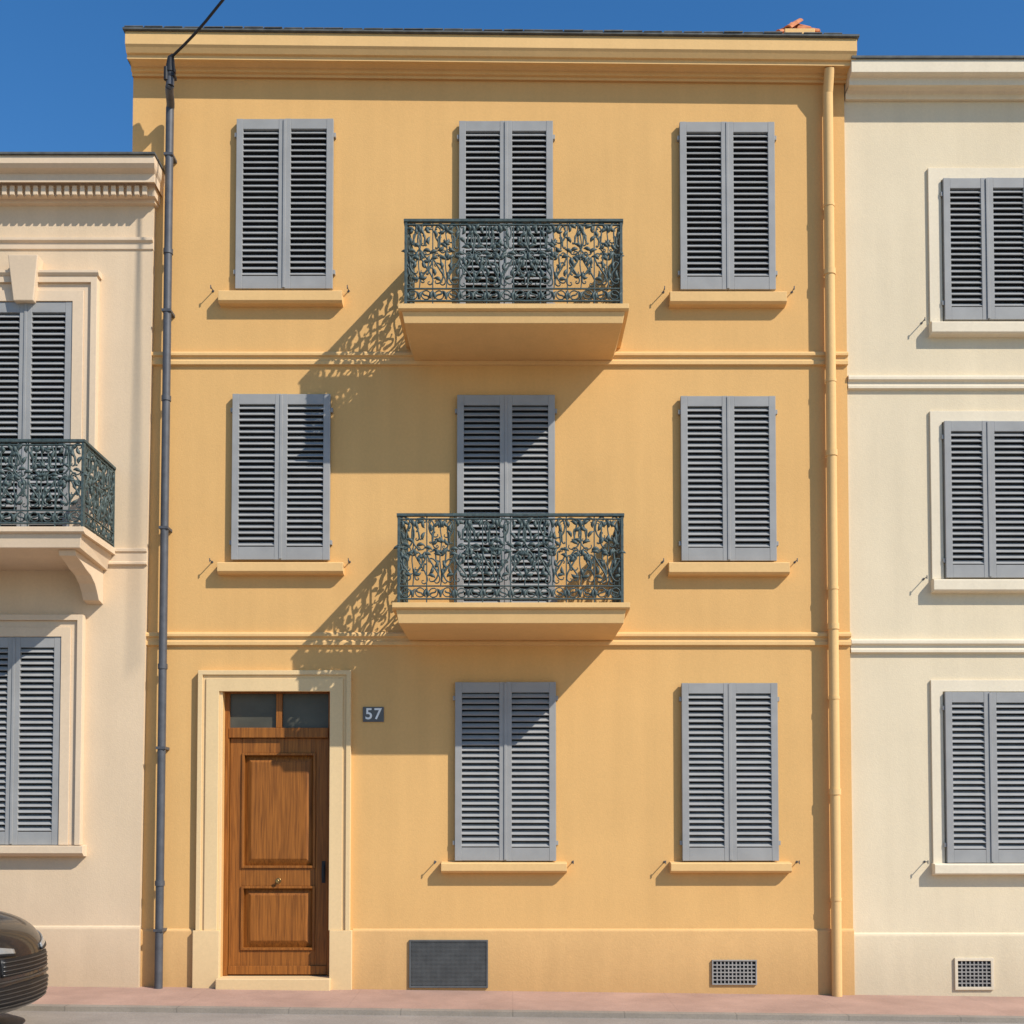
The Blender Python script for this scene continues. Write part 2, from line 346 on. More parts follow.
def balcony(parent,xa,xb_,yf,yb,ztop,th,mat,taper=0.05,side_l=True):
    moulding('balcony_slab_lip',xa,xb_,[(0,ztop),(yb-yf,ztop-0.004),(yb-yf,ztop-0.05),(yb-yf-0.03,ztop-0.065),(0.0,ztop-0.065)],yb,mat,parent)
    z1=ztop-0.0655; z0=ztop-th; i=0.035
    a=MB(); a.v=[Vector(p) for p in [(xa+i,yf+i,z1),(xb_-i,yf+i,z1),(xb_-i,yb,z1),(xa+i,yb,z1),(xa+i+0.02,yf+i+0.02,z0),(xb_-i-0.02,yf+i+0.02,z0),(xb_-i-taper,yb,z0-0.03),(xa+i+taper,yb,z0-0.03)]]
    a.f=[(0,1,2,3),(4,7,6,5),(0,4,5,1),(1,5,6,2),(2,6,7,3),(3,7,4,0)]
    a.obj('balcony_slab_body',mat,parent,bevel=0.004)
BD=0.90
x0,zs=P(398,303,-BD); x1,_=P(629,303,-BD)
balcony(Y,x0,x1,-BD,0,zs,0.17,M_yelt)
rx0,zt1=P(406,221,-BD+0.04); rx1,_=P(621,221,-BD+0.04)
railing(Y,rx0,rx1,-BD+0.04,0,zs+0.03,zt1-zs-0.03,8)
x0,zs=P(392,602,-BD); x1,_=P(630,602,-BD)
balcony(Y,x0,x1,-BD,0,zs,0.19,M_yelt)
rx0,zt1=P(399,515,-BD+0.04); rx1,_=P(622,515,-BD+0.04)
railing(Y,rx0,rx1,-BD+0.04,0,zs+0.03,zt1-zs-0.03,8)
# door surround
sx0,sx1,_,sz1=R(198,351,671,985)
w=(dx0-sx0)
ring('door_surround_outer',sx0,sx1,plz+0.0,sz1,0.045,-0.062,0.0,M_door_tr,Y)
ring('door_surround_step',sx0+0.045,sx1-0.045,plz+0.0,sz1-0.045,0.035,-0.040,0.0,M_door_tr,Y)
ring('door_surround_flat',sx0+0.08,sx1-0.08,plz+0.0,sz1-0.08,max(0.06,w-0.08-0.03),-0.055,0.0,M_door_tr,Y)
ring('door_surround_inner',dx0-0.03,dx1+0.03,plz+0.0,dz1+0.03,0.03,-0.03,0.0,M_door_tr,Y)
for a,b in ((fx0,dx0),(dx1,fx1)):
    box('door_surround_plinth',a,b,-0.075,0.0,-0.3,plz,M_door_tr,Y,0.005)
# door
dep=0.11
D_=MB()
xa,xb2=dx0,dx1
zb=dz0; 
zlt=P(277,738,dep)[1]; ztb=P(277,730,dep)[1]; 
fw=0.045
D_.box(xa,xa+fw,dep-0.03,dep+0.06,zb,dz1); D_.box(xb2-fw,xb2,dep-0.03,dep+0.06,zb,dz1); D_.box(xa+fw,xb2-fw,dep-0.03,dep+0.06,dz1-fw,dz1)
D_.box(xa+fw,xb2-fw,dep-0.04,dep+0.06,zlt,ztb+0.02)
D_.box((xa+xb2)/2-0.03,(xa+xb2)/2+0.03,dep-0.028,dep+0.06,ztb+0.02,dz1-fw)
D_.obj('door_frame',M_wood,Y,bevel=0.005)
box('transom_glass',xa+fw,xb2-fw,dep+0.01,dep+0.02,ztb+0.02,dz1-fw,M_glass,Y,0)
L_=MB(); la,lb=xa+fw+0.003,xb2-fw-0.003; lz1=zlt-0.003
st=0.125; 
def pz(py): return P(277,py,dep)[1]
pu1,pu0=pz(753),pz(868); pl1,pl0=pz(886),pz(950)
L_.box(la,la+st,dep,dep+0.05,zb+0.01,lz1); L_.box(lb-st,lb,dep,dep+0.05,zb+0.01,lz1)
L_.box(la+st,lb-st,dep,dep+0.05,pu1,lz1); L_.box(la+st,lb-st,dep,dep+0.05,pl1,pu0); L_.box(la+st,lb-st,dep,dep+0.05,zb+0.01,pl0)
L_.box(la-0.0,lb+0.0,dep-0.02,dep-0.001,zb+0.015,zb+0.10)
L_.obj('door_leaf',M_wood,Y,bevel=0.004)
for q0,q1,nm in ((pu0,pu1,'door_upper_panel'),(pl0,pl1,'door_lower_panel')):
    ring(nm+'_moulding',la+st,lb-st,q0,q1,0.024,dep-0.018,dep+0.04,M_wood,Y,bottom=True)
    b=MB(); X0,X1=la+st+0.024,lb-st-0.024; Z0,Z1=q0+0.024,q1-0.024; c=0.07
    b.v=[Vector(p) for p in [(X0,dep+0.04,Z0),(X1,dep+0.04,Z0),(X1,dep+0.04,Z1),(X0,dep+0.04,Z1),(X0+c,dep+0.008,Z0+c),(X1-c,dep+0.008,Z0+c),(X1-c,dep+0.008,Z1-c),(X0+c,dep+0.008,Z1-c)]]
    b.f=[(4,5,6,7),(0,1,5,4),(1,2,6,5),(2,3,7,6),(3,0,4,7)]
    b.obj(nm,M_wood,Y,bevel=0)
k=MB(); kx=(la+lb)/2; kz=pz(881)
k.cyl((kx,dep,kz),(kx,dep-0.05,kz),0.012); k.cyl((kx,dep-0.035,kz),(kx,dep-0.055,kz),0.022,0.018); k.cyl((kx,dep,kz),(kx,dep-0.006,kz),0.03)
k.obj('door_knob',M_brass,Y,bevel=0.004,smooth=True)
k=MB(); kx=lb-0.04; kz=pz(872)
k.box(kx-0.018,kx+0.018,dep-0.008,dep-0.001,kz-0.11,kz+0.11); k.cyl((kx,dep,kz+0.05),(kx,dep-0.05,kz+0.05),0.009); k.box(kx-0.012,kx+0.012,dep-0.06,dep-0.045,kz-0.06,kz+0.062); k.cyl((kx,dep-0.008,kz-0.09),(kx,dep-0.013,kz-0.09),0.012)
k.obj('door_handle',M_cable,Y,bevel=0.002)
box('door_step',dx0-0.02,dx1+0.02,-0.14,dep+0.06,-0.3,dz0-0.001,M_door_tr,Y,0.01)
box('door_backing',dx0-0.05,dx1+0.05,dep+0.061,dep+0.10,-0.3,dz1+0.05,M_dark,Y,0)
# number plate
s=empty('house_number_sign')
sx_0,sx_1,sz_0,sz_1=R(363,384,707,722)
box('plate',sx_0,sx_1,-0.014,0,sz_0,sz_1,M_sign,s,0.003)
tx=bpy.data.curves.new('digits','FONT'); tx.body='57'; tx.size=0.155; tx.extrude=0.002; tx.align_x='CENTER'; tx.align_y='CENTER'; tx.space_character=1.15; tx.offset=0.0025
to=bpy.data.objects.new('digits',tx); to.location=((sx_0+sx_1)/2,-0.016,(sz_0+sz_1)/2); to.rotation_euler=(math.radians(90),0,0); tx.materials.append(M_white); link(to,s)
# vents
def vent(parent,px0,px1,py0,py1,nx,ny,mf,mb_,yb,fw=0.02,bar=0.006):
    x0,x1,z0,z1=R(px0,px1,py0,py1,yb-0.02)
    ring('vent_frame',x0,x1,z0,z1,fw,yb-0.022,yb,mf,parent,bottom=True)
    box('vent_shade_sheet',x0+fw,x1-fw,yb-0.004,yb,z0+fw,z1-fw,M_dark,parent,0)  # no cavity: dark sheet paints the shade behind the grille
    b=MB()
    for i in range(1,nx): 
        x=x0+fw+(x1-x0-2*fw)*i/nx; b.box(x-bar/2,x+bar/2,yb-0.016,yb-0.010,z0+fw,z1-fw)
    for i in range(1,ny):
        z=z0+fw+(z1-z0-2*fw)*i/ny; b.box(x0+fw,x1-fw,yb-0.0175,yb-0.0085,z-bar/2,z+bar/2)
    b.obj('vent_grille',mb_,parent)
vent(Y,409,488,940,988,60,34,M_vent,M_vent,-0.022,0.018,0.006)
vent(Y,712,757,960,985,11,6,M_vent2,M_vent2,-0.022,0.014,0.012)
# drainpipe
dp=MB(); ptx=P(832,500,-0.09)[0]; z0=gz(ptx)-0.02; z1=P(832,92,-0.09)[1]
dp.cyl((ptx,-0.09,z0),(ptx,-0.09,z1),0.05,n=24)
for zz in (0.9,2.9,4.0,6.1,7.9):
    dp.cyl((ptx,-0.09,zz),(ptx,-0.09,zz+0.03),0.055,n=24); dp.box(ptx-0.02,ptx+0.02,-0.05,0.0,zz+0.005,zz+0.03)
for zz in (1.95,3.6,5.35,7.2): dp.cyl((ptx,-0.09,zz),(ptx,-0.09,zz+0.06),0.058,n=24)
dp.cyl((ptx,-0.09,z1-0.02),(ptx,-0.16,z1+0.20),0.05,n=24)
dp.obj('drainpipe',M_yelt,Y,smooth=True)
# =============== BEIGE HOUSE (left) ===============
B=empty('beige_townhouse'); yb=-0.06
bxR=P(139,950,yb)[0]; bxT=P(154,205,yb)[0]; bxL=-9.6
zbt=P(80,165,yb)[1]
def bx(z): return bxR+(bxT-bxR)*(z-0.4)/7.4
wallpoly('facade_wall',[(bxL,-0.5),(bx(-0.5),-0.5),(bx(zbt),zbt),(bxL,zbt)],yb,9,M_bei,B)
prof=mprof([(0,160),(0.30,155),(0.31,158),(0.31,163),(0.28,168),(0.24,172),(0.22,174),(0.22,182),(0.12,184),(0.12,196),(0.06,199),(0.05,203),(0.0,206)],yb)
moulding('cornice',bxL,bx(8)+0.01,prof,yb,M_beit,B,sr=0.26,back=0.3)
ze=P(80,155,yb-0.31)[1]
box('roof_edge',bxL,bx(8)+0.10,yb-0.33,0.8,ze+0.002,ze+0.022,M_roof,B,0)
dn=MB(); za=P(80,186,yb-0.16)[1]; zc_=P(80,195,yb-0.16)[1]; x=bxL+0.05
while x<bx(8)-0.03: dn.box(x,x+0.045,yb-0.17,yb-0.10,zc_,za); x+=0.078
dn.obj('cornice_dentils',M_beit,B,bevel=0.002)
zz=P(80,238,yb)[1]; moulding('frieze_moulding',bxL,bx(zz)+0.003,[(0,zz),(0.04,zz-0.01),(0.04,zz-0.04),(0.015,zz-0.06),(0.015,zz-0.12),(0,zz-0.13)],yb,M_beit,B)
zz=P(80,548,yb)[1]; moulding('string_course',bxL,bx(zz)+0.003,[(0,zz),(0.03,zz-0.01),(0.03,zz-0.04),(0.015,zz-0.05),(0.015,zz-0.14),(0.03,zz-0.15),(0.03,zz-0.17),(0,zz-0.18)],yb,M_beit,B)
plz2=P(80,927,yb)[1]; moulding('plinth',bxL,bxR+0.01,[(0,plz2+0.015),(0.02,plz2),(0.025,plz2-0.02),(0.025,-0.5),(0,-0.5)],yb,M_bei,B)
def bwin(px0,px1,py0,py1,ox1,oy0,shift=0.0,floor=None,sillp=None):
    x0,x1,z0,z1=R(px0,px1,py0,py1,yb-0.05); 
    xo1=P(ox1,(py0+py1)/2,yb-0.06)[0]; zo1=P(40,oy0,yb-0.06)[1]; m=xo1-x1; 
    x0+=shift; x1+=shift; xo1+=shift; xo0=x0-m
    shutters(B,x0,x1,z0,z1,yb)
    zb_=z0
    ring('window_surround_outer',xo0,xo1,zb_,zo1,m*0.25,yb-0.085,yb,M_beit,B)
    ring('window_surround_mid',xo0+m*0.25,xo1-m*0.25,zb_,zo1-m*0.25,m*0.3,yb-0.055,yb,M_beit,B)
    k2=m*0.55; 
    ring('window_surround_inner',xo0+k2,xo1-k2,zb_,zo1-k2,m-k2-0.004,yb-0.07,yb,M_beit,B)
    return x0,x1,z0,z1,xo0,xo1,zo1
for sh in (0.0,-3.0):
    x0,x1,z0,z1,xo0,xo1,zo1=bwin(-22,71,302,545,96,277,sh)
    moulding('window_header',xo0-0.02,xo1+0.02,[(0,zo1+0.06),(0.11,zo1+0.05),(0.11,zo1+0.025),(0.09,zo1),(0,zo1-0.002)],yb,M_beit,B)
    kx=(x0+x1)/2; kb=MB(); kz0=z1-0.02; kz1=P(24,262,yb)[1]
    kb.v=[Vector(p) for p in [(kx-0.10,yb-0.13,kz0),(kx+0.10,yb-0.13,kz0),(kx+0.15,yb-0.16,kz1),(kx-0.15,yb-0.16,kz1),(kx-0.10,yb,kz0),(kx+0.10,yb,kz0),(kx+0.15,yb,kz1),(kx-0.15,yb,kz1)]]
    kb.f=[(0,1,2,3),(4,7,6,5),(0,4,5,1),(1,5,6,2),(2,6,7,3),(3,7,4,0)]; kb.obj('keystone',M_beit,B,bevel=0.008)
    x0,x1,z0,z1,xo0,xo1,zo1=bwin(-34,60,637,845,82,615,sh)
    moulding('window_sill',xo0-0.06,xo1+0.04,[(0,z0+0.0),(0.12,z0-0.01),(0.12,z0-0.08),(0.08,z0-0.11),(0,z0-0.115)],yb,M_beit,B)
    bx1=P(116,540,yb)[0]+sh; cxm=(P(-22,440,yb)[0]+P(71,440,yb)[0])/2+sh; bx0=2*cxm-bx1
    zs=P(60,526,yb-BD)[1]
    balcony(B,bx0,bx1,yb-BD,yb,zs,0.19,M_beit)
    zt1=P(60,441,yb-BD+0.04)[1]
    railing(B,bx0+0.05,bx1-0.03,yb-BD+0.04,yb,zs+0.03,zt1-zs-0.03,7)
    for cx_ in (bx0+0.30,bx1-0.20):
        pr=[(0.0,0),(0.78,0),(0.76,-0.05),(0.62,-0.08),(0.5,-0.10),(0.36,-0.13),(0.24,-0.19),(0.17,-0.26),(0.12,-0.33),(0.0,-0.35)]
        zq=zs-0.215; b=MB()
        n=len(pr)
        for xx in (cx_-0.08,cx_+0.08):
            for o,z in pr: b.v.append(Vector((xx,yb-o,zq+z+(0.02 if o>0.5 else 0))))
        b.f=[tuple(range(n)),tuple(range(2*n-1,n-1,-1))]+[(i,(i+1)%n,n+(i+1)%n,n+i) for i in range(n)]
        b.obj('balcony_bracket',M_beit,B,bevel=0.005)
# =============== CREAM HOUSE (right) ===============
C=empty('cream_townhouse'); yc_=0.03
cxL=xR+0.002; cxR=11.5
zct=P(930,70,yc_)[1]
box('facade_wall',cxL,cxR,yc_,9,-0.6,zct,M_cre,C,0)
prof=mprof([(0,62),(0.25,59),(0.26,62),(0.26,72),(0.23,75),(0.19,78),(0.18,80),(0.18,85),(0.10,88),(0.06,91),(0.045,94),(0.045,99),(0.0,101)],yc_)
moulding('cornice',cxL+0.01,cxR,prof,yc_,M_cret,C,back=0.3)
ze=P(930,59,yc_-0.26)[1]; box('roof_edge',cxL+0.01,cxR,yc_-0.28,0.9,ze+0.002,ze+0.024,M_roof,C,0)
for py in (376,639):
    zz=P(930,py,yc_)[1]; moulding('string_course',cxL+0.005,cxR,[(0,zz),(0.05,zz-0.012),(0.055,zz-0.03),(0.055,zz-0.055),(0.025,zz-0.07),(0.025,zz-0.10),(0.038,zz-0.11),(0.038,zz-0.14),(0,zz-0.15)],yc_,M_cret,C)
plz3=P(930,934,yc_)[1]; moulding('plinth',cxL+0.005,cxR,[(0,plz3+0.015),(0.02,plz3),(0.024,plz3-0.02),(0.024,-0.6),(0,-0.6)],yc_,M_cre,C)
hk=MB()
for sh in (0.0,2.6):
    for (a,b,c,d,ox,oy,sy0,sy1) in ((944,1031,178,320,929,168,321,333),(945,1033,421,578,931,411,579,591),(946,1036,692,863,932,680,864,875)):
        x0,x1,z0,z1=R(a,b,c,d,yc_-0.05); xo=P(ox,(c+d)/2,yc_-0.02)[0]; zo=P(980,oy,yc_-0.02)[1]; m=x0-xo
        shutters(C,x0+sh,x1+sh,z0,z1,yc_)
        ring('window_surround',x0-m+sh,x1+m+sh,z0-0.005,zo,m-0.012,yc_-0.025,yc_,M_cret,C)
        zz=P(980,sy0,yc_-0.1)[1]; zb_=P(980,sy1,yc_-0.1)[1]
        moulding('window_sill',x0-m+sh-0.01,x1+m+sh+0.01,[(0,zz+0.01),(0.09,zz),(0.10,zz-0.01),(0.10,zb_+0.015),(0.08,zb_),(0,zb_-0.005)],yc_,M_cret,C)
        for xx in (x0-m+sh-0.08,x1+m+sh+0.08): hook(hk,xx,zz+0.02,yc_)
hk.obj('shutter_stays',M_pole,C)
vent(C,955,994,958,990,8,7,M_cret,M_vent2,yc_-0.024,0.03,0.012)
# =============== mast + cable ===============
Mst=empty('service_mast'); b=MB()
mx,mz1=P(170,108,-0.12); mz0=gz(mx)-0.02
mxb=P(158.5,985,-0.12)[0]
def mxz(z): return mxb+(mx-mxb)*(z-mz0)/(mz1-mz0)
b.cyl((mxb,-0.12,mz0),(mx,-0.12,mz1),0.040,n=20)
for zz in (1.05,3.2,5.9,7.4): b.cyl((mxz(zz),-0.12,zz),(mxz(zz),-0.12,zz+0.05),0.048,n=20)
for zz in (0.6,2.4,4.6,6.8,8.4): b.box(mxz(zz)-0.045,mxz(zz)+0.045,-0.165,0.0,zz,zz+0.025)
# set-off bend carrying the head clear of the cornice
hy=-0.345
m2x,m2z=P(170,86,hy); m3x,m3z=P(170.5,72,hy)
bend=[Vector((mx,-0.12,mz1-0.01))]
for i in range(1,9):
    q=i/8; e_=q*q*(3-2*q); bend.append(Vector((mx+(m2x-mx)*q,-0.12+(hy+0.12)*e_,mz1+(m2z-mz1)*q)))
bend.append(Vector((m3x,hy,m3z)))
for i in range(len(bend)-1): b.cyl(bend[i],bend[i+1]+(bend[i+1]-bend[i]).normalized()*0.008,0.040,n=20)
b.obj('mast_tube',M_pole,Mst,smooth=True)
b=MB(); b.cyl((m3x,hy,m3z-0.01),(m3x,hy,m3z+0.03),0.052,n=16); b.cyl((m3x,hy,m3z+0.03),(m3x+0.005,hy-0.01,m3z+0.13),0.048,0.034,n=16); b.cyl((m3x+0.005,hy-0.01,m3z+0.13),(m3x+0.035,hy-0.035,m3z+0.155),0.034,0.014,n=12); b.cyl((m3x-0.035,hy-0.03,m3z-0.10),(m3x-0.035,hy-0.03,m3z+0.03),0.022,n=12); b.box(m3x-0.055,m3x+0.05,hy-0.04,hy+0.05,m3z-0.06,m3z-0.03)
b.obj('weatherhead',M_cable,Mst,smooth=True)
a=Vector((m3x+0.02,hy-0.025,m3z+0.14)); best=None
for i in range(300):
    yy=hy-0.15-i*0.01; X2,Z2=P(225,-3,yy); r_=abs((X2-a.x)/(a.y-yy)-1.3)
    if best is None or r_<best[0]: best=(r_,X2,yy,Z2)
c=Vector(best[1:]); dv=c-a; L0=dv.length; u_=dv.normalized()
cab=bpy.data.curves.new('overhead_cable','CURVE'); cab.dimensions='3D'; cab.bevel_depth=0.013; cab.bevel_resolution=3
pts=[]
TL=11.0
for i in range(61):
    s_=TL*i/60; q=a+u_*s_; q.z+=-0.03*math.sin(math.pi*min(1,s_/L0)); pts.append(q)
sp=cab.splines.new('POLY'); sp.points.add(len(pts)-1)
for i,q in enumerate(pts): sp.points[i].co=(*q,1)
cab.materials.append(M_cable); link(bpy.data.objects.new('overhead_cable',cab))
# =============== ground ===============
def strip(name,y0,z0,y1,z1,mat,thick=None):
    xs=[-250,-60,-14,-7,0,7,14,60,250]; v=[];f=[]
    for x in xs: v+= [(x,y0,z0+gz(x)),(x,y1,z1+gz(x))]
    for i in range(len(xs)-1): f.append((2*i,2*i+1,2*i+3,2*i+2))
    if thick:
        n=len(v)
        for x in xs: v.append((x,y1,z1+gz(x)-thick))
        for i in range(len(xs)-1): f.append((2*i+1,n+i,n+i+1,2*i+3))
    me=bpy.data.meshes.new(name); me.from_pydata(v,[],f); me.materials.append(mat)
    bm=bmesh.new(); bm.from_mesh(me); bmesh.ops.recalc_face_normals(bm,faces=bm.faces); bm.to_mesh(me); bm.free()
    if sum(p.normal.z for p in me.polygons)<0:
        me.flip_normals()
    return link(bpy.data.objects.new(name,me))
def pave(name,col,joint=1.2,speck=0.12,rough=0.9,dark=0.75):
    m,nt,b=newmat(name); N=nt.nodes; L=nt.links
    tc=N.new('ShaderNodeTexCoord')
    n=N.new('ShaderNodeTexNoise'); n.inputs['Scale'].default_value=60; n.inputs['Detail'].default_value=6; n.inputs['Roughness'].default_value=0.75; L.new(tc.outputs['Object'],n.inputs['Vector'])
    n2=N.new('ShaderNodeTexNoise'); n2.inputs['Scale'].default_value=1.3; n2.inputs['Detail'].default_value=8; n2.inputs['Roughness'].default_value=0.65; L.new(tc.outputs['Object'],n2.inputs['Vector'])
    r=N.new('ShaderNodeMapRange'); r.inputs[1].default_value=0.3; r.inputs[2].default_value=0.7; r.inputs[3].default_value=1-speck; r.inputs[4].default_value=1+speck; L.new(n.outputs['Fac'],r.inputs[0])
    r2=N.new('ShaderNodeMapRange'); r2.inputs[1].default_value=0.3; r2.inputs[2].default_value=0.7; r2.inputs[3].default_value=0.76; r2.inputs[4].default_value=1.1; L.new(n2.outputs['Fac'],r2.inputs[0])
    q=N.new('ShaderNodeMath'); q.operation='MULTIPLY'; L.new(r.outputs[0],q.inputs[0]); L.new(r2.outputs[0],q.inputs[1]); f=q.outputs[0]
    if joint:
        sx=N.new('ShaderNodeSeparateXYZ'); L.new(tc.outputs['Object'],sx.inputs[0])
        d=N.new('ShaderNodeMath'); d.operation='DIVIDE'; d.inputs[1].default_value=joint; L.new(sx.outputs['X'],d.inputs[0])
        fr=N.new('ShaderNodeMath'); fr.operation='FRACT'; L.new(d.outputs[0],fr.inputs[0])
        lt=N.new('ShaderNodeMath'); lt.operation='GREATER_THAN'; lt.inputs[1].default_value=0.012/joint; L.new(fr.outputs[0],lt.inputs[0])
        mr=N.new('ShaderNodeMapRange'); mr.inputs[3].default_value=dark; mr.inputs[4].default_value=1; L.new(lt.outputs[0],mr.inputs[0])
        q2=N.new('ShaderNodeMath'); q2.operation='MULTIPLY'; L.new(f,q2.inputs[0]); L.new(mr.outputs[0],q2.inputs[1]); f=q2.outputs[0]
    vm=N.new('ShaderNodeVectorMath'); vm.operation='SCALE'; vm.inputs[0].default_value=col; L.new(f,vm.inputs['Scale']); L.new(vm.outputs[0],b.inputs['Base Color'])
    b.inputs['Roughness'].default_value=rough; b.inputs['Specular IOR Level'].default_value=0.2
    bp=N.new('ShaderNodeBump'); bp.inputs['Strength'].default_value=0.5; bp.inputs['Distance'].default_value=0.005; L.new(n.outputs['Fac'],bp.inputs['Height']); L.new(bp.outputs[0],b.inputs['Normal'])
    return m
M_side=pave('pink_pavement',(0.44,0.285,0.22),joint=1.5,dark=0.92)
M_kerb=pave('kerb_stone',(0.31,0.265,0.215),joint=1.0,dark=0.75)
M_road=pave('asphalt',(0.32,0.28,0.24),joint=0,speck=0.2)
M_gnd=pave('ground_earth',(0.25,0.22,0.18),joint=0)
SW=1.12
strip('sidewalk',0.05,0.004,-SW,-0.02,M_side)
strip('kerb',-SW-0.002,-0.018,-SW-0.10,-0.022,M_kerb,0.06)
strip('road',-SW-0.095,-0.065,-9.0,-0.065,M_road)
strip('kerb',-9.12,-0.01,-9.0,-0.01,M_kerb,0.09)
strip('sidewalk',-11.5,-0.005,-9.12,-0.012,M_side)
g=bpy.data.meshes.new('ground'); g.from_pydata([(-600,-600,-0.35),(600,-600,-0.35),(600,600,-0.35),(-600,600,-0.35)],[],[(0,1,2,3)]); g.materials.append(M_gnd); link(bpy.data.objects.new('ground',g))
# =============== car ===============
M_paint=simple('car_paint',(0.018,0.016,0.016),rough=0.35,metal=0.0,var=0.05,coat=0.5)
M_cglass=simple('car_glass',(0.01,0.012,0.014),rough=0.05,spec=0.8)
M_chrome=simple('chrome',(0.5,0.5,0.5),rough=0.2,metal=1.0,var=0.03)
M_tyre=simple('tyre_rubber',(0.02,0.02,0.02),rough=0.85)
M_lamp=simple('headlight_lens',(0.30,0.30,0.29),rough=0.15,metal=0.2,spec=0.9)
M_blk=simple('grille_black',(0.008,0.008,0.009),rough=0.5)
M_slat=simple('grille_slat_dark',(0.10,0.095,0.09),rough=0.35,metal=0.6)
car=empty('parked_car')
ST=[(-2.16,0.70,0.36,0.78,0.92),(-2.05,0.82,0.26,0.90,1.02),(-1.6,0.90,0.22,0.96,1.04),(-0.9,0.92,0.20,0.97,1.02),(0.0,0.92,0.20,0.96,1.0),(0.7,0.92,0.20,0.95,1.01),(1.2,0.91,0.20,0.93,1.02),(1.6,0.89,0.20,0.89,1.00),(1.9,0.84,0.19,0.82,0.94),(2.05,0.76,0.19,0.74,0.86),(2.15,0.62,0.22,0.63,0.75),(2.19,0.42,0.30,0.50,0.58)]
cv=[];cf=[]
NP=9
for (x,w_,zb_,zs_,zt_) in ST:
    pr=[(0,zb_),(w_*0.6,zb_),(w_*0.93,zb_+0.03),(w_,zb_+0.16),(w_*1.0,(zb_+zs_)/2+0.04),(w_*0.985,zs_-0.06),(w_*0.90,zs_+0.02),(w_*0.5,zt_-0.012),(0,zt_)]
    for yy,zz in pr: cv.append((x-0.22*(yy/0.92)**2*(1 if x>1.7 else 0)*((x-1.7)/0.5 if x>1.7 else 0),yy,zz))
for i in range(len(ST)-1):
    for j in range(NP-1):
        a=i*NP+j; cf.append((a,a+1,a+NP+1,a+NP))
cf.append(tuple(range(NP))); cf.append(tuple(reversed(range((len(ST)-1)*NP,len(ST)*NP))))
full=list(cv); off=len(cv)
full+=[(x,-y,z) for x,y,z in cv]; cf2=[tuple(off+i for i in reversed(q)) for q in cf]
me=bpy.data.meshes.new('car_body'); me.from_pydata(full,[],cf+cf2)
bm=bmesh.new(); bm.from_mesh(me); bmesh.ops.remove_doubles(bm,verts=bm.verts,dist=0.0005)
bad=[f for f in bm.faces if len(f.verts)>4]
bmesh.ops.delete(bm,geom=bad,context='FACES')
bmesh.ops.holes_fill(bm,edges=[e for e in bm.edges if e.is_boundary],sides=0)
bmesh.ops.recalc_face_normals(bm,faces=bm.faces); bm.to_mesh(me); bm.free()
me.materials.append(M_paint)
for p in me.polygons: p.use_smooth=True
body=bpy.data.objects.new('body',me); link(body,car)
ss=body.modifiers.new('sub','SUBSURF'); ss.levels=2; ss.render_levels=2
wc=MB()
for wx in (-1.32,1.30):
    for s_ in (-1,1): wc.cyl((wx,s_*0.62,0.33),(wx,s_*1.1,0.33),0.385,n=40)
cut=wc.obj('cutter',M_blk)
bo=body.modifiers.new('arches','BOOLEAN'); bo.operation='DIFFERENCE'; bo.object=cut; bo.solver='EXACT'
dg=bpy.context.evaluated_depsgraph_get(); nm=bpy.data.meshes.new_from_object(body.evaluated_get(dg)); 
body.modifiers.clear(); body.data=nm; bpy.data.objects.remove(cut)
CB=[(-1.95,0.72,1.00),(-1.35,0.66,1.36),(-0.6,0.64,1.44),(0.1,0.63,1.42),(0.45,0.66,1.34),(1.15,0.80,0.97)]
b=MB()
for i,(x,w_,z) in enumerate(CB):
    b.v+= [Vector((x,-0.86 if 0<i<5 else -w_,0.93)),Vector((x,-w_,z-0.04 if 0<i<5 else z-0.03)),Vector((x,-w_*0.6,z)),Vector((x,w_*0.6,z)),Vector((x,w_,z-0.04 if 0<i<5 else z-0.03)),Vector((x,0.86 if 0<i<5 else w_,0.93))]
for i in range(5):
    for j in range(5): a=i*6+j; b.f.append((a,a+1,a+7,a+6))
b.f+= [tuple(range(6)),tuple(reversed(range(30,36)))]
cb=b.obj('cabin_glass',M_cglass,car,bevel=0.03,smooth=True,seg=3)
b=MB()
for i in range(1,4):
    x,w_,z=CB[i]; x2,w2,z2=CB[i+1]
    k=len(b.v); b.v+=[Vector((x,-w_-0.005,z-0.03)),Vector((x,-w_*0.6,z+0.012)),Vector((x,w_*0.6,z+0.012)),Vector((x,w_+0.005,z-0.03)),Vector((x2,-w2-0.005,z2-0.03)),Vector((x2,-w2*0.6,z2+0.012)),Vector((x2,w2*0.6,z2+0.012)),Vector((x2,w2+0.005,z2-0.03))]
    b.f+=[(k,k+1,k+5,k+4),(k+1,k+2,k+6,k+5),(k+2,k+3,k+7,k+6)]
for s_ in (-1,1):
    for px_ in (-1.3,-0.35,0.35):
        k=len(b.v)
        for (dx,yy,zz) in ((-0.035,0.875,0.93),(0.035,0.875,0.93),(0.035,0.675,1.36),(-0.035,0.675,1.36)): b.v.append(Vector((px_+dx,s_*yy,zz)))
        for (dx,yy,zz) in ((-0.035,0.80,0.93),(0.035,0.80,0.93),(0.035,0.60,1.36),(-0.035,0.60,1.36)): b.v.append(Vector((px_+dx,s_*yy,zz)))
        b.f+=[(k,k+1,k+2,k+3),(k+4,k+7,k+6,k+5),(k,k+4,k+5,k+1),(k+1,k+5,k+6,k+2),(k+2,k+6,k+7,k+3),(k+3,k+7,k+4,k)]
b.obj('roof_and_pillars',M_paint,car,smooth=True)
wt=MB(); wr=MB()
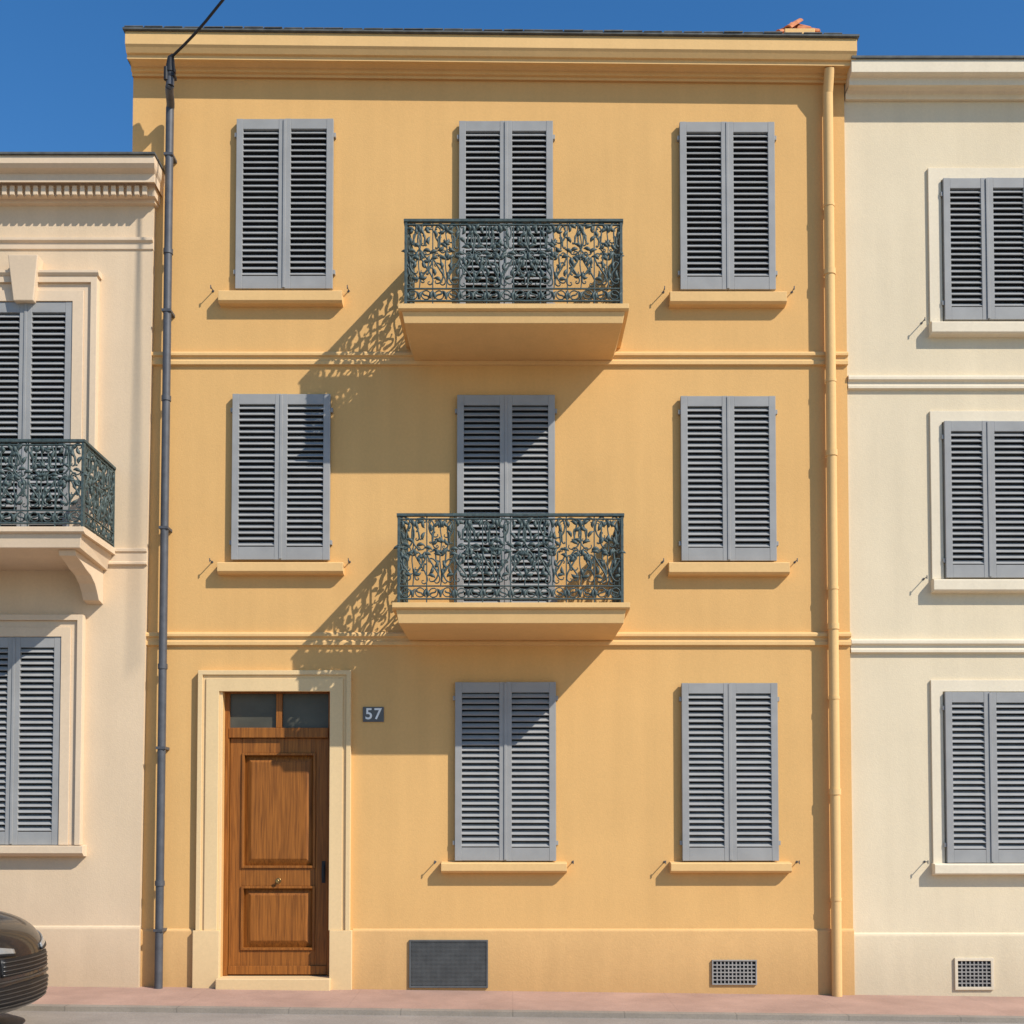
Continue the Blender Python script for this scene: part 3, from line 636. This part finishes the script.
for wx in (-1.32,1.30):
    for s_ in (-1,1):
        wt.cyl((wx,s_*0.66,0.33),(wx,s_*0.88,0.33),0.33,n=36)
        wr.cyl((wx,s_*0.87,0.33),(wx,s_*0.885,0.33),0.22,n=30)
        for k_ in range(5):
            a=2*math.pi*k_/5; M=Matrix.Translation((wx,s_*0.89,0.33))@Matrix.Rotation(a,4,'Y'); wr.box(-0.025,0.025,-0.012,0.012,0.0,0.22,M)
wt.obj('tyres',M_tyre,car,bevel=0.03,smooth=True); wr.obj('wheel_rims',M_chrome,car,smooth=True)
from mathutils.bvhtree import BVHTree
bv=BVHTree.FromPolygons([v_.co for v_ in nm.vertices],[tuple(p.vertices) for p in nm.polygons])
def nose(y,z):
    h=bv.ray_cast(Vector((4,y,z)),Vector((-1,0,0)))
    return h[0].x if h[0] is not None else None
def patch(name,rows,mat,off=0.008,thick=0.0,bev=0.0):
    v=[];f=[]; nr=len(rows); nc=len(rows[0])
    for r_ in rows:
        for (y,z) in r_:
            x=nose(y,z); x=1.9 if x is None else x; v.append((x+off,y,z))
    for i in range(nr-1):
        for j in range(nc-1):
            a=i*nc+j; f.append((a,a+1,a+nc+1,a+nc))
    me=bpy.data.meshes.new(name); me.from_pydata(v,[],f); me.materials.append(mat)
    for p in me.polygons: p.use_smooth=True
    o=link(bpy.data.objects.new(name,me),car)
    sd=o.modifiers.new('s','SOLIDIFY'); sd.thickness=thick or 0.01; sd.offset=0
    return o
def rows(ya,yb_,fz0,fz1,n=14,m=6):
    return [[(ya+(yb_-ya)*j/(n-1), fz0(j/(n-1))+(fz1(j/(n-1))-fz0(j/(n-1)))*i/(m-1)) for j in range(n)] for i in range(m)]
patch('grille_upper',rows(-0.44,0.44,lambda t:0.50,lambda t:0.635,18,5),M_blk,0.006)
patch('grille_lower',rows(-0.68,0.68,lambda t:0.25+0.05*abs(2*t-1)**3,lambda t:0.43-0.03*abs(2*t-1)**3,24,5),M_blk,0.006)
for k_ in range(4):
    z=0.515+0.032*k_; patch('grille_slat',rows(-0.43,0.43,lambda t:z-0.004,lambda t:z+0.004,18,2),M_slat,0.014,0.010)
for k_ in range(5):
    z=0.272+0.032*k_; patch('bumper_slat',rows(-0.64,0.64,lambda t:z-0.004,lambda t:z+0.004,24,2),M_slat,0.014,0.010)
patch('bumper_trim',rows(-0.74,0.74,lambda t:0.454,lambda t:0.466,26,2),M_slat,0.008,0.012)
for s_ in (-1,1):
    patch('headlight',rows(s_*0.26,s_*0.76,lambda t:0.665+0.03*t,lambda t:0.70+0.07*t,18,6),M_lamp,0.008,0.014)
    patch('headlight_bezel',rows(s_*0.25,s_*0.76,lambda t:0.648+0.03*t,lambda t:0.665+0.03*t,18,3),M_blk,0.012,0.014)
mr=MB()
for s_ in (-1,1): mr.box(0.55,0.70,s_*1.02-0.09,s_*1.02+0.09,0.98,1.10)
mr.obj('wing_mirrors',M_paint,car,bevel=0.03)
cxp=-3.80-2.19; cyp=-SW-0.15-0.25-0.92
car.location=(cxp,cyp,-0.065+gz(cxp)+0.0); car.rotation_euler=(0,math.radians(0.69),0)
# =============== light ===============
S=Vector((1.17,-0.9,1.26)).normalized()
sl=bpy.data.lights.new('sun','SUN'); sl.energy=5.0; sl.angle=math.radians(0.5); sl.color=(1.0,0.94,0.85)
so=bpy.data.objects.new('sun',sl); so.rotation_euler=S.to_track_quat('Z','Y').to_euler(); so.location=(8,-8,12); link(so)
w=bpy.data.worlds.new('World'); scene.world=w; w.use_nodes=True; nt=w.node_tree
bg=nt.nodes['Background']; sk=nt.nodes.new('ShaderNodeTexSky'); sk.sky_type='NISHITA'; sk.sun_disc=False
sk.sun_elevation=math.asin(S.z); sk.sun_rotation=math.atan2(S.x,S.y); sk.altitude=50; sk.air_density=1.15; sk.dust_density=0.3; sk.ozone_density=3.0
hs=nt.nodes.new('ShaderNodeHueSaturation'); hs.inputs['Saturation'].default_value=1.32; hs.inputs['Hue'].default_value=0.504
nt.links.new(sk.outputs[0],hs.inputs['Color']); nt.links.new(hs.outputs[0],bg.inputs[0]); bg.inputs[1].default_value=0.145
scene.view_settings.view_transform='Standard'; scene.view_settings.look='None'; scene.view_settings.exposure=0
